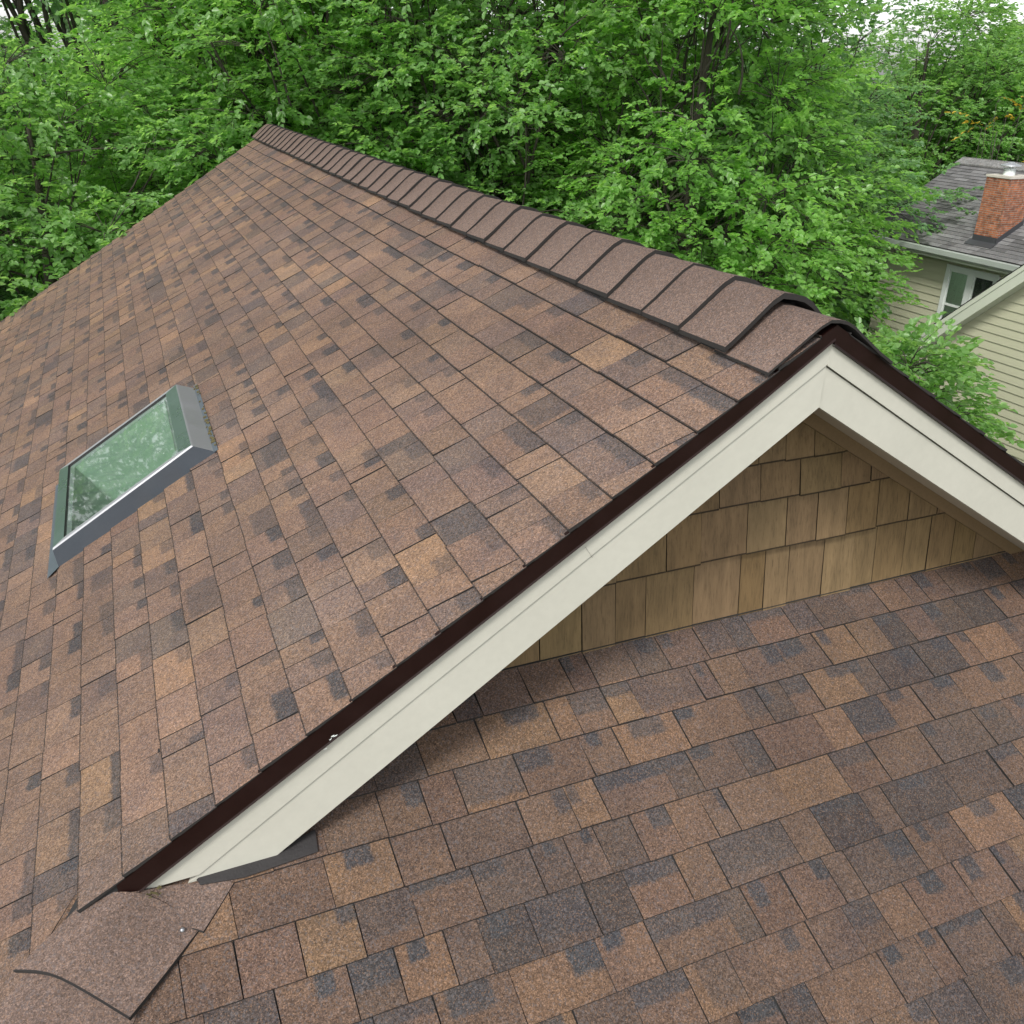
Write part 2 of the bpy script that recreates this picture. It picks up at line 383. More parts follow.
# decks under the shingles
def deck(pts,nrm,par,name='roof_deck'):
    mb=MB(); mb.prism([Vector(p)-Vector(nrm)*.0015 for p in pts],Vector(nrm)*-.03); return mb.build(name,M_dark,par)
hy0,hy1,hs0,hs1=2.083,2.955,1.905,2.525       # the opening under the skylight
deck([PL(-.004,0.02),PL(hy0,0.02),PL(hy0,SE),PL(0.0,SE),PL(-.004,HS)],(-ST,0,CT),L)
deck([PL(hy1,0.02),PL(RL+.02,0.02),PL(RL+.02,SE),PL(hy1,SE)],(-ST,0,CT),L)
deck([PL(hy0,0.02),PL(hy1,0.02),PL(hy1,hs0),PL(hy0,hs0)],(-ST,0,CT),L)
deck([PL(hy0,hs1),PL(hy1,hs1),PL(hy1,SE),PL(hy0,SE)],(-ST,0,CT),L)
deck([PL(0,HS),PL(0,SE),PL(hipy(SE),SE)],(-ST,0,CT),L)
deck([PR(-.004,0.02),PR(RL+.02,0.02),PR(RL+.02,SE),PR(0.0,SE),PR(-.004,HS)],(ST,0,CT),R_)
deck([PR(0,HS),PR(0,SE),PR(hipy(SE),SE)],(ST,0,CT),R_)
tw=-YW/CQ; xw=-(Z0-tw*SQ)/P; te=4.3/CQ; xe=-(Z0-te*SQ)/P
deck([PF(-xw,tw),PF(xw,tw),PF(xe,te),PF(-xe,te)],(0,-SQ,CQ),F)

# ---- ridge: dark vent strip and cap shingles
rd=MB()
prof=[(-.235,.0),(-.18,.028),(-.05,.034),(.05,.034),(.18,.028),(.235,.0)]
def rp(d,h):  # d signed distance down either slope
    return (PL if d<0 else PR)(0,abs(d),h)
A=[Vector(rp(d,h)) for d,h in prof]
for i in range(len(A)-1):
    rd.face([A[i]+Vector((0,RL,0)),A[i]+Vector((0,.25,0)),A[i+1]+Vector((0,.25,0)),A[i+1]+Vector((0,RL,0))])
rd.face([A[i]+Vector((0,.25,0)) for i in range(len(A))][::-1])
ridge=rd.build('ridge',M_dark,house)
def cap_mesh(ln=.30,wing=.235,seed=0,lift=1.0,th=.017):
    """one bent cap shingle, local: front (thick, lifted) edge at y=0, running to +y"""
    rr=random.Random(seed); mb=MB()
    cs=[]
    for d in (-wing,-.18,-.12,-.075,-.045,-.02,0,.02,.045,.075,.12,.18,wing):
        a=abs(d)/wing
        base=Vector(rp(d if d!=0 else -1e-6,.0)); 
        flat=max(0,1-abs(d)/.085)
        cs.append((d,base,a,flat))
    rows=[]
    for y,h in ((0,.056),(.012,.0555),(.12,.049),(.26,.043),(ln,.041)):
        row=[]
        for d,base,a,flat in cs:
            drop=.008*a*a if d<0 else .016+.028*a
            hh=(h-drop+.020*max(0,1-a*1.15)+(.0015*sin(d*20+seed)))*lift
            if d>0: hh=max(hh,.010)
            n=Vector((-ST if d<0 else ST,0,CT)) if abs(d)>.03 else Vector((d/.03*ST,0,1)).normalized()
            pt=base+n*hh; pt.z-=.013*max(0,1-abs(d)/.055)**2
            pt.y=y+(.004*sin(d*9+seed*1.7) if y==0 else 0)
            row.append(pt)
        rows.append(row)
    for i in range(len(rows)-1):
        for j in range(len(cs)-1):
            mb.face([rows[i][j],rows[i][j+1],rows[i+1][j+1],rows[i+1][j]],None,0,True)
    for j in range(len(cs)-1):
        a,b=rows[0][j],rows[0][j+1]; dn=Vector((0,0,-th))
        mb.face([a+dn,b+dn,b,a],None,1)
        mb.face([rows[0][j]+dn,rows[-1][j]+dn*.4,rows[-1][j+1]+dn*.4,rows[0][j+1]+dn],None,1)
    for j in (0,len(cs)-1):
        for i in range(len(rows)-1):
            a,b=rows[i][j],rows[i+1][j]; dn=Vector((0,0,-th*.8))
            q=[a+dn,a,b,b+dn] if j==0 else [b+dn,b,a,a+dn]
            mb.face(q,None,1)
    # weld the smooth top so it shades as one sheet
    return mb
protos=[]
def weld(o):
    import bmesh
    bm=bmesh.new(); bm.from_mesh(o.data); bmesh.ops.remove_doubles(bm,verts=bm.verts,dist=.0004)
    bm.normal_update(); bm.to_mesh(o.data); bm.free()
    for e in o.data.edges: pass
    return o
ncap=39; rr=random.Random(4)
for i in range(ncap):
    y=.172+i*.2385
    if i<4:
        o=cap_mesh(seed=i+1).build('ridge_cap',[M_cap,M_asph]); weld(o)
        try:
            o.data.set_sharp_from_angle(angle=rad(35))
        except Exception: pass
        protos.append(o)
    else:
        o=protos[rr.randrange(4)].copy(); COL.objects.link(o)
    o.parent=ridge
    wl=world_loc(ridge); o.location=Vector((rr.uniform(-.002,.002),y+rr.uniform(-.004,.004),rr.uniform(-.002,.002)))-wl
    o.rotation_euler=(rr.uniform(-.004,.004),0,rr.uniform(-.006,.006))
# the front starter cap at the rake, lying lower than the others
o=weld(cap_mesh(ln=.24,wing=.238,seed=9,lift=.52,th=.009).build('ridge_cap',[M_cap,M_asph])); o.parent=ridge
try: o.data.set_sharp_from_angle(angle=rad(35))
except Exception: pass
o.location=Vector((0,-.021,0))-world_loc(ridge); o['label']='short front cap shingle at the rake'

# ---- rake boards, drip edges, soffits (all in planes of constant y)
def rk(x,off): return (x,0,-P*abs(x)+off)
def band(mb,xs,top,bot,y,th,side,zmin=None):
    """board in the rake plane: top/bottom offsets (vertical) sampled at xs"""
    up=[Vector((side*x,y,-P*x+top(x))) for x in xs]; lo=[Vector((side*x,y,-P*x+bot(x))) for x in xs]
    poly=up+lo[::-1]
    if zmin is not None:
        p2=[((v.x),(v.z)) for v in poly]; p2=clip(p2,0,1,-zmin); poly=[Vector((a,y,b)) for a,b in p2]
    mb.prism(poly,(0,th,0))
ip=np.interp
dripL=lambda x: float(ip(x,[0,.08,.3,1.15,1.9,2.2],[-.036,-.042,-.056,-.067,-.073,-.075]))
grvL=lambda x: float(ip(x,[0,1.315,1.83],[-.112,-.157,-.180]))
fbL=lambda x: float(ip(x,[0,1.32,1.64],[-.236,-.304,-.318]))
dripR=lambda x:-.050
grvR=lambda x:-.116
fbR=lambda x:-.237
XSD=[0,.08,.3,.6,.9,1.15,1.315,1.5,1.64,1.83,1.92,2.02]
XS=[0,.08,.3,.6,.9,1.15,1.315,1.5,1.64,1.83,1.92,2.05,2.2]
ZF=Z0+.018
def crown(f,g): return lambda x: f(x)
for side,drip,grv,fb,nm in ((-1,dripL,grvL,fbL,'left'),(1,dripR,grvR,fbR,'right')):
    mb=MB(); band(mb,XSD,lambda x:.003,drip,-.010,.012,side,Z0+.004)
    # folded kick at the lower lip of the drip edge
    lip=[Vector((side*x,0,-P*x+drip(x))) for x in XSD]
    for i in range(len(lip)-1):
        a,b=lip[i],lip[i+1]
        if min(a.z,b.z)<Z0+.01: continue
        mb.face([a+Vector((0,-.0105,.003)),b+Vector((0,-.0105,.003)),b+Vector((0,-.0135,-.003)),a+Vector((0,-.0135,-.003))])
        mb.face([a+Vector((0,-.0135,-.003)),b+Vector((0,-.0135,-.003)),b+Vector((0,-.004,-.006)),a+Vector((0,-.004,-.006))])
    # the flange that lies on the roof under the shingles' ends
    S=PL if side<0 else PR
    mb.face([S(-.010,.0,-.0004),S(.03,.0,-.0004),S(.03,HS-.2,-.0004),S(-.010,HS-.2,-.0004)])
    d=mb.build('drip_edge',M_drip,house)
    if side<0: d['label']='left dark brown drip edge with a white paint scuff'
    xs=[x for x in XS if x<=1.92]+[1.99]
    mb=MB(); band(mb,XS,lambda x,dr=drip:dr(x)+.02,lambda x,g=grv:g(x)+.0018,.002+(.0 if side<0 else -.0005),.040,side,ZF+(0.02 if side<0 else 0))
    t=mb.build('rake_board',M_cream,house,bevel=.0025); t['label']='upper cream rake board under the %s drip edge'%nm
    mb=MB(); band(mb,XS,lambda x,g=grv:g(x)-.0024,fb,(.0065 if side<0 else .011),.040,side,ZF-.004)
    t=mb.build('rake_board',M_cream,house,bevel=.0025); t['label']='wide lower cream rake board on the %s side'%nm
    # backing behind the groove and the soffit
    mb=MB(); band(mb,XS,lambda x:-.035,lambda x,f=fb:f(x)+.012,.046,.02,side,ZF); 
    t=mb.build('rake_backing',M_dark,house)
    mb=MB(); a=.0; sx=[0,2.0]
    pts=[Vector((side*x,y,-P*x-.226)) for x,y in ((.0,.04),(1.95,.04),(1.95,YW+.02),(.0,YW+.02))]
    mb.prism(pts,(0,0,.012)); mb.build('soffit',M_soffit,house)
    mb=MB(); pts=[(side*x,YW-.022,-P*x+o) for x,o in ((0,-.226),(1.95,-.226),(1.95,-.275),(0,-.275))]
    mb.prism(pts,(0,.02,0)); mb.build('frieze_board',M_cedar if False else make_simple('brown_frieze',(.17,.115,.06),.7,var=.2,scale=8),house)
# paint scuff on the left drip edge, small nail heads
mb=MB()
for i in range(6):
    x=-1.452+(i-3)*.005+random.uniform(-.003,.003); z=-P*abs(x)-.062+(i-4)*.0035+random.uniform(-.005,.005)
    mb.box((x,-.0108,z),(random.uniform(.002,.005),0,.001),(0,.0006,0),(.001,0,random.uniform(.001,.003)))
mb.build('paint_scuff',M_white,d if False else house)
# butt joint in the left boards
mb=MB(); 
jx,jz=-.715,-.565
mb.box((jx,.0015,-P*.715-.117),(.0008,0,-.0010),(0,.0012,0),(-.012,0,.019)); mb.build('board_joint',M_dark,house)
# ---- gable wall with cedar shingles
wall=MB()
wall.prism([(-xw,YW+.03,-P*xw+.0),(xw,YW+.03,-P*xw),(0,YW+.03,-.03)],(0,.12,0))
gw=wall.build('gable_wall',M_dark,house)
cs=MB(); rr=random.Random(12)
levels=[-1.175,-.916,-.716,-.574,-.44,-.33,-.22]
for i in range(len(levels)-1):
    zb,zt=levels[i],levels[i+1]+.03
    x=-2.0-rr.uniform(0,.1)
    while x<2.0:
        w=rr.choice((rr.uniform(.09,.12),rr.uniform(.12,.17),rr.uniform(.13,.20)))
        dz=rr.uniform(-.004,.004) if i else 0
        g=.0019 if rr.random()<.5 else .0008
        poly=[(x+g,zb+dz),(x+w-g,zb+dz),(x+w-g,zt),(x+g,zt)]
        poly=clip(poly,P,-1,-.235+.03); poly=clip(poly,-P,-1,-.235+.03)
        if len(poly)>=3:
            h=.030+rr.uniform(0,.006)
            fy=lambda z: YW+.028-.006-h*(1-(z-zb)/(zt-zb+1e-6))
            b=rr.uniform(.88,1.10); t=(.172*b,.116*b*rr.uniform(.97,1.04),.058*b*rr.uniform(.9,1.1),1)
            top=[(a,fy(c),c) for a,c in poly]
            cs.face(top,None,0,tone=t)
            low=clip(poly,0,-1,zb+dz+.0055)       # course shadow line, painted as a dark strip along the butt
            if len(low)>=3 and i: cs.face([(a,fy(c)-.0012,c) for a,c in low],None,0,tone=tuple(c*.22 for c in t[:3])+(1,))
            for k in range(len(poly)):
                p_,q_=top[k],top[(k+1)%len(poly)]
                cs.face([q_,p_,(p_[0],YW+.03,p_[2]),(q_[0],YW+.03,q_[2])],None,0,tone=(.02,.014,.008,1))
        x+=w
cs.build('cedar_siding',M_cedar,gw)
# step flashing strip along the wall foot
mb=MB(); mb.prism([PF(-xw,tw-.002,.004),PF(xw,tw-.002,.004),PF(xw,tw+.011,.0105),PF(-xw,tw+.011,.0105)],(0,0,.002)); mb.build('wall_flashing',M_dark,gw)
# dark lead apron where the left rake lands on the lower roof
mb=MB()
pts=[(-1.835,-.012),(-1.7929,-.044),(-1.6374,-.030),(-1.5112,-.0565),(-1.5165,.006),(-1.62,.012),(-1.7155,.0175),(-1.8274,.004)]
mb.prism([PF(x,t,.016) for x,t in pts],Vector((0,-SQ,CQ))*.003)
mb.build('apron_flashing',M_lead,house,bevel=.001)

# ---- hip caps along the left hip (crest hugs the hip, wide wing on the lower roof)
def hipx(t): return (Z0-t*SQ)/P
def sheet(top,bot,name,seed,label=None,sub=10):
    """curved cap between an upper and a lower polyline of (point) lists, with thickness"""
    mb=MB(); rows=[]
    def res(pl,n):
        pl=[Vector(p) for p in pl]; d=[0]
        for i in range(len(pl)-1): d.append(d[-1]+(pl[i+1]-pl[i]).length)
        out=[]
        for k in range(n+1):
            s=d[-1]*k/n
            for i in range(len(pl)-1):
                if s<=d[i+1]+1e-9:
                    f=(s-d[i])/(d[i+1]-d[i]); out.append(pl[i].lerp(pl[i+1],f)); break
        # round the fold
        for _ in range(2):
            out=[out[0]]+[(out[i-1]+out[i]*2+out[i+1])/4 for i in range(1,n)]+[out[-1]]
        return out
    T,B=res(top,sub),res(bot,sub); FR=[0,.17,.33,.5,.67,.83,.980,1]; nr=len(FR)-1
    up=Vector((-.25,-.3,1)).normalized()
    for k in range(nr+1):
        f=FR[k]; rows.append([T[j].lerp(B[j],f)+up*(.006+.010*f+.0015*sin(j*1.3+seed+k)) for j in range(sub+1)])
    for k in range(nr):
        for j in range(sub):
            mb.face([rows[k][j],rows[k+1][j],rows[k+1][j+1],rows[k][j+1]],None,1 if k==nr-1 else 0,True)  # last row dark: shadow line painted along the cap's lower edge
    dn=-up*.014
    def edge(a,b): mb.face([a,a+dn,b+dn,b],None,1)
    for j in range(sub): edge(rows[nr][j],rows[nr][j+1]); edge(rows[0][j+1],rows[0][j])
    for k in range(nr): edge(rows[k][0],rows[k+1][0]); edge(rows[k+1][sub],rows[k][sub])
    o=weld(mb.build(name,[M_cap,M_asph],house))
    try: o.data.set_sharp_from_angle(angle=rad(40))
    except Exception: pass
    if label: o['label']=label
    return o
TL=PL(.035,2.46,-.014); TM=(-2.005,-.022,-1.268); TR=PF(-1.834,.104,.004); BR=PF(-2.023,.278,.032); BM=PF(-2.19,.118,.044); BL=PL(-.075,2.655,.022)
sheet([TL,TM,PF(-1.95,-.005,.030),PF(-1.9243,.0185,.020),TR],[BL,BM,PF(-2.1185,.1828,.042),BR],'hip_cap',1,'uppermost full hip cap shingle with a nail head')
sheet([(-2.0,-.016,-1.285),PF(-1.90,-.016,.014),PF(-1.7362,.012,.002)],[PF(-2.01,.040,.008),PF(-1.92,.07,.004),PF(-1.834,.125,-.002)],'hip_cap',2,'small cut hip cap piece under the drip edge')
prev=[PL(-.075,2.640,.004),PF(-2.180,.106,.022),PF(-2.105,.170,.018),PF(-2.010,.264,.006)]
for k in range(1,9):
    t1=.118+.17*k
    wl=max(.17,.30-.03*k)
    nb=[PL(hipy((-(Z0-t1*SQ))/ST)+.03,(-(Z0-t1*SQ))/ST+.03,.012),PF(hipx(t1)+.02,t1,.034),PF(hipx(t1)+wl*.5,t1+wl*.25,.028),PF(hipx(t1)+wl,t1+wl*.5,.018)]
    sheet(prev,nb,'hip_cap',k+3)
    prev=[Vector(p)-Vector((-.25,-.3,1))*.014 for p in nb]
for k in range(0,9):
    t0_,t1=.02+.17*k,.02+.17*(k+1)+.03
    r0=[PF(-hipx(t0_)-.2,t0_+.1,.002),PF(-hipx(t0_),t0_,.016),PR(hipy((-(Z0-t0_*SQ))/ST)+.1,(-(Z0-t0_*SQ))/ST+.06,.002)]
    r1=[PF(-hipx(t1)-.2,t1+.1,.004),PF(-hipx(t1),t1,.020),PR(hipy((-(Z0-t1*SQ))/ST)+.1,(-(Z0-t1*SQ))/ST+.06,.004)]
    sheet(r0,r1,'hip_cap',k+20)
# nail head and moss
mb=MB(); c=Vector(PF(-1.885,.105,.024)); mb.lathe(c,[(0.0,.007),(.0035,.0065),(.006,.004),(.0065,0)],10); mb.build('nail_head',M_nail,house)
mb=MB(); rr=random.Random(3)
for i in range(40):
    c=Vector(PF(-1.955+rr.gauss(0,.016),.0+rr.gauss(0,.006),.040)); r_=rr.uniform(.001,.003)
    mb.box(c,(r_,0,r_*rr.uniform(-.5,.5)),(0,r_,0),(0,0,r_*.7))
mb.build('moss',M_moss,house)

# ---- skylight on the left slope
sk=MB()
y0,y1,s0,s1=2.055,2.985,1.835,2.585; H=.095
yb0,yb1,sb0,sb1=2.075,3.02,1.775,2.632
def ring(mb,inner,outer,hi,ho,mi):
    (a0,a1,b0,b1),(c0,c1,d0,d1)=inner,outer
    I=[PL(a0,b0,hi),PL(a1,b0,hi),PL(a1,b1,hi),PL(a0,b1,hi)]; O=[PL(c0,d0,ho),PL(c1,d0,ho),PL(c1,d1,ho),PL(c0,d1,ho)]
    for i in range(4):
        j=(i+1)%4; mb.face([O[i],O[j],I[j],I[i]],None,mi if isinstance(mi,int) else mi[i])
# sides (upslope, far, downslope, near) from roof to the top edge
ring(sk,(y0,y1,s0,s1),(yb0-.012,yb1,sb0,sb1),H-.006,-.002,(1,0,0,0))
ring(sk,(y0+.006,y1-.006,s0+.006,s1-.006),(y0,y1,s0,s1),H,H-.006,1)
# top faces: near/far rails metal, upslope/downslope borders dark glossy
yi0,yi1,si0,si1=y0+.032,y1-.032,s0+.072,s1-.062
ring(sk,(yi0,yi1,si0,si1),(y0+.006,y1-.006,s0+.006,s1-.006),H,H,(2,1,2,1))
ring(sk,(yi0+.002,yi1-.002,si0+.002,si1-.002),(yi0,yi1,si0,si1),H-.014,H,3)
sky_l=sk.build('skylight',[M_slate,M_slate2,M_gloss,M_gasket],house,bevel=0)
sky_l['label']='slate framed skylight with a greenish reflecting pane'
mb=MB(); mb.face([PL(yi0,si0,H-.009),PL(yi1,si0,H-.009),PL(yi1,si1,H-.009),PL(yi0,si1,H-.009)]); mb.build('pane',M_glass,sky_l)
mb=MB()  # pale inner gasket ring and the shaft below
ring(mb,(yi0+.022,yi1-.022,si0+.022,si1-.022),(yi0+.002,yi1-.002,si0+.002,si1-.002),H-.022,H-.013,0)
mb.build('gasket',M_slate2,sky_l)
mb=MB(); ring(mb,(yi0+.024,yi1-.024,si0+.024,si1-.024),(yi0+.024,yi1-.024,si0+.024,si1-.024),-.55,H-.022,0)
mb.face([PL(yi0+.02,si0+.02,-.55),PL(yi1-.02,si0+.02,-.55),PL(yi1-.02,si1-.02,-.55),PL(yi0+.02,si1-.02,-.55)],None,1)
mb.build('shaft',[M_shaft,make_simple('dim_room_below',(.035,.075,.05),.6,var=.4,scale=5)],sky_l)
mb=MB()
mb.prism([PL(yb0-.02,sb1-.01,.012),PL(yb1+.05,sb1-.01,.012),PL(yb1+.05,sb1+.05,.013),PL(yb0-.055,sb1+.05,.013)],(0,0,.002))
mb.build('flashing',M_slate,sky_l); mb=MB()
mb.prism([PL(yb0-.03,sb0-.012,.012),PL(yb1+.03,sb0-.012,.012),PL(yb1+.03,sb0+.01,.013),PL(yb0-.03,sb0+.01,.013)],(0,0,.002))
mb.build('flashing',M_slate,sky_l)
mb=MB(); rr=random.Random(8)
for i in range(46):
    c=Vector(PL(rr.uniform(yb0+.02,yb1),sb0-.004+rr.gauss(0,.006),.016)); r_=rr.uniform(.002,.006)
    mb.box(c,(r_,0,r_*.4),(0,r_*1.6,0),(0,0,r_*.5))
lt=mb.build('leaf_litter',M_moss,sky_l); lt['kind']='stuff'

# ---- walls of the foreground house below the eaves (out of frame)
mb=MB(); ez=-SE*ST
for (x0,x1,ya,yb) in ((-5.0,-4.85,-3.8,RL-.3),(4.85,5.0,-3.8,RL-.3),(-4.85,4.85,-3.8,-3.65),(-4.85,4.85,RL-.45,RL-.3)):
    mb.aabox(x0,x1,ya,yb,GZ,ez+.25)
mb.prism([(-4.85,RL-.45,ez+.25),(4.85,RL-.45,ez+.25),(0,RL-.45,-.12)],(0,.15,0))
mb.build('wall',make_simple('tan_wall',(.34,.26,.17),.8,var=.1),house)
mb=MB()
for sgn,S in ((-1,PL),(1,PR)):
    mb.prism([S(hipy(SE),SE-.0,-.033),S(RL,SE,-.033),S(RL,SE,-.19),S(hipy(SE),SE,-.19)],(sgn*.02,0,0))
mb.prism([PF(-xe,te,-.033),PF(xe,te,-.033),PF(xe,te,-.18),PF(-xe,te,-.18)],(0,-.02,0))
mb.prism([(0,RL+.0,-.035),(-5.4,RL,-.035-P*5.4),(-5.4,RL,-.24-P*5.4),(0,RL,-.24)],(0,.03,0))
mb.prism([(0,RL+.0,-.035),(5.4,RL,-.035-P*5.4),(5.4,RL,-.24-P*5.4),(0,RL,-.24)],(0,.03,0))
mb.build('fascia',M_cream,house)

# ------------------------------------------------------------------ neighbour's house
nb=thing('house','neighbouring house in sage siding with grey roof and brick chimney, right edge','house',(11.6,7,GZ))
EX,EZ=9.7,-1.80; PN=.55; RX=11.66; RZ=EZ+.06+PN*(RX-EX)
NY0,NY1=1.6,10.4
def clap(mb,x,yr,z0,z1,expo=.115):
    """lapped boards on a wall facing -x; yr(z) gives the (y0,y1) extent at a height"""
    z=z0
    while z<z1-.01:
        zt=min(z+expo,z1); zm=(z+zt)/2; ya,yb=yr(zm)
        ya0,yb0=yr(z); ya1,yb1=yr(zt)
        mb.face([(x-.016,yb0,z),(x-.016,ya0,z),(x-.002,ya1,zt),(x-.002,yb1,zt)])
        mb.face([(x,yb0,z),(x,ya0,z),(x-.016,ya0,z),(x-.016,yb0,z)])
        z+=expo
mb=MB(); clap(mb,10.0,lambda z:(NY0+.3,NY1-.3),GZ,-1.86)
mb.aabox(10.0,13.3,NY0+.3,NY1-.3,GZ,-1.87)
w=mb.build('wall',M_sage,nb)
def grey_courses(mb,fn,u0,u1,n,e):
    r=random.Random(17)
    for k in range(n):
        u=u0-r.uniform(0,.3)
        while u<u1:
            wd=r.uniform(.10,.30); a=max(u,u0); b=min(u+wd,u1)
            if b>a+.01:
                g=r.uniform(.12,.185); g*=r.choice((1,1,1.15,.8)); t=(g*.97,g*.97,g*1.0,1)
                h=.008+r.choice((0,.003))
                mb.face([fn(a,k*e,h),fn(b,k*e,h),fn(b,(k+1)*e+.01,.002),fn(a,(k+1)*e+.01,.002)],None,0,tone=t)
                mb.face([fn(a,k*e,-.002),fn(b,k*e,-.002),fn(b,k*e,h),fn(a,k*e,h)],None,0,tone=(.045,.045,.047,1))
            u+=wd
mb=MB(); an=math.atan(PN); LN=(RX-EX)/cos(an)
def NR(u,v,h): return (EX+v*cos(an)-h*sin(an), NY1+NY0-u, EZ+.06+v*sin(an)+h*cos(an))
grey_courses(mb,NR,NY0,NY1,int(LN/.0822),.0822)
def NB(u,v,h): return (2*RX-EX-v*cos(an)+h*sin(an), u, EZ+.06+v*sin(an)+h*cos(an))
grey_courses(mb,NB,NY0,NY1,int(LN/.0822),.0822)
nroof=mb.build('roof',M_greyroof,nb)
mb=MB()
for fn in (NR,NB): mb.prism([fn(NY0,0,-.004),fn(NY1,0,-.004),fn(NY1,LN,-.004),fn(NY0,LN,-.004)],(0,0,-.04))
mb.build('roof_deck',M_dark,nroof)
mb=MB()
for s_ in (-1,1):
    mb.prism([(RX-.01*s_,NY0,RZ+.02),(RX-.01*s_,NY1,RZ+.02),(RX+s_*.16,NY1,RZ+.02-.16*PN),(RX+s_*.16,NY0,RZ+.02-.16*PN)],(0,0,.02))
mb.build('ridge_cap',make_plain_shingle('grey_ridge',(.20,.20,.20),60,.4),nroof)
mb=MB(); mb.prism([(EX-.01,NY0,EZ+.05),(EX-.11,NY0,EZ+.05),(EX-.10,NY0,EZ-.02),(EX-.06,NY0,EZ-.055),(EX-.01,NY0,EZ-.055)],(0,NY1-NY0,0))
mb.build('gutter',M_gutter,nb,bevel=.004)
mb=MB(); mb.aabox(EX-.008,EX+.02,NY0,NY1,EZ-.10,EZ+.045); mb.aabox(EX+.02,10.0,NY0,NY1,EZ-.075,EZ-.06); mb.build('soffit',M_sagetrim,nb)
for yy,s_ in ((NY0+.3,1),(NY1-.3,-1)):
    mb=MB(); mb.prism([(10.0,yy,-1.88),(13.3,yy,-1.88),(RX,yy,RZ-.1)],(0,s_*.1,0)); mb.build('gable_wall',M_sage,nb)
# paired window under the eave
wz0,wz1,wy0,wy1=-3.12,-2.0,7.72,8.70
mb=MB()
mb.aabox(9.955,9.99,wy1-.075,wy1,wz0,wz1); mb.aabox(9.955,9.99,wy0,wy0+.075,wz0,wz1)
mb.aabox(9.955,9.99,wy0+.075,wy1-.075,wz1-.07,wz1); mb.aabox(9.945,9.99,wy0-.02,wy1+.02,wz0-.05,wz0)
mb.aabox(9.955,9.99,8.16,8.26,wz0,wz1-.07)
win=mb.build('window',M_white,nb,bevel=.004); win['label']='white paired window under the eave, its right sash dark'
for (a,b) in ((8.26,wy1-.075),(wy0+.075,8.16)):
    mb=MB(); zm=(wz0+wz1-.07)/2
    for (u0,u1,z0,z1) in ((a,a+.025,wz0,wz1-.07),(b-.025,b,wz0,wz1-.07),(a+.025,b-.025,wz0,wz0+.03),(a+.025,b-.025,wz1-.10,wz1-.07),(a+.025,b-.025,zm-.018,zm+.018)):
        mb.aabox(9.966,9.986,u0,u1,z0,z1)
    mb.build('sash',M_white,win)
    mb=MB(); mb.face([(9.976,b-.02,wz0+.02),(9.976,a+.02,wz0+.02),(9.976,a+.02,wz1-.08),(9.976,b-.02,wz1-.08)]); mb.build('pane',M_wglass,win)
    mb=MB(); mb.face([(9.9815,b,wz0),(9.9815,a,wz0),(9.9815,a,wz1-.07),(9.9815,b,wz1-.07)])
    mb.build('curtain' if a>8.2 else 'dark_interior',M_curtain if a>8.2 else M_room,win)
# brick chimney
cx0,cx1,cy0,cy1,cz0,cz1=9.965,10.40,7.93,8.34,-1.9,-.69
mb=MB(); mb.aabox(cx0,cx1,cy0,cy1,cz0,cz1); ch=mb.build('chimney',M_brick,nroof,bevel=.004)
mb=MB(); mb.aabox(cx0-.012,cx1+.012,cy0-.012,cy1+.012,cz1-.002,cz1+.028); mb.build('crown',M_mortarcap,ch,bevel=.008)
mb=MB(); mx_,my_=(cx0+cx1)/2-.03,(cy0+cy1)/2
mb.lathe((mx_,my_,cz1+.02),[(.0,.1),(.075,.1),(.078,.0),(.085,0)],20); mb.build('flue',M_white,ch)
mb=MB(); mb.lathe((mx_,my_,cz1+.155),[(.0,-.03),(.135,-.005),(.14,.0),(.138,.006),(.06,.032),(.045,.036),(.04,.05),(.0,.052)],24)
for k in range(4):
    a=pi/4+k*pi/2; mb.tube([(mx_+.07*cos(a),my_+.07*sin(a),cz1+.1),(mx_+.09*cos(a),my_+.09*sin(a),cz1+.15)],[.006,.006],6)
mb.build('flue_cap',M_alu,ch)
mb=MB()
def onroof(x,y,h): return (x,y,EZ+.06+PN*(x-EX)+h)
mb.prism([onroof(cx0-.012,cy0-.006,.015),onroof(cx0-.012,cy1+.006,.015),onroof(cx0-.012,cy1+.006,.10),onroof(cx0-.012,cy0-.006,.10)],(.01,0,0))
mb.prism([onroof(cx0-.012,cy0-.012,.0),onroof(cx1+.02,cy0-.012,.0),onroof(cx1+.02,cy0-.012,.085),onroof(cx0-.012,cy0-.012,.085)],(0,.01,0))
mb.prism([onroof(cx0-.11,cy0-.03,.018),onroof(cx0-.11,cy1+.05,.018),onroof(cx0-.0,cy1+.05,.018),onroof(cx0-.0,cy0-.03,.018)],(0,0,.003))
mb.build('chimney_flashing',make_simple('dark_grey_flashing',(.06,.062,.07),.5,metal=.2,var=.15),ch)
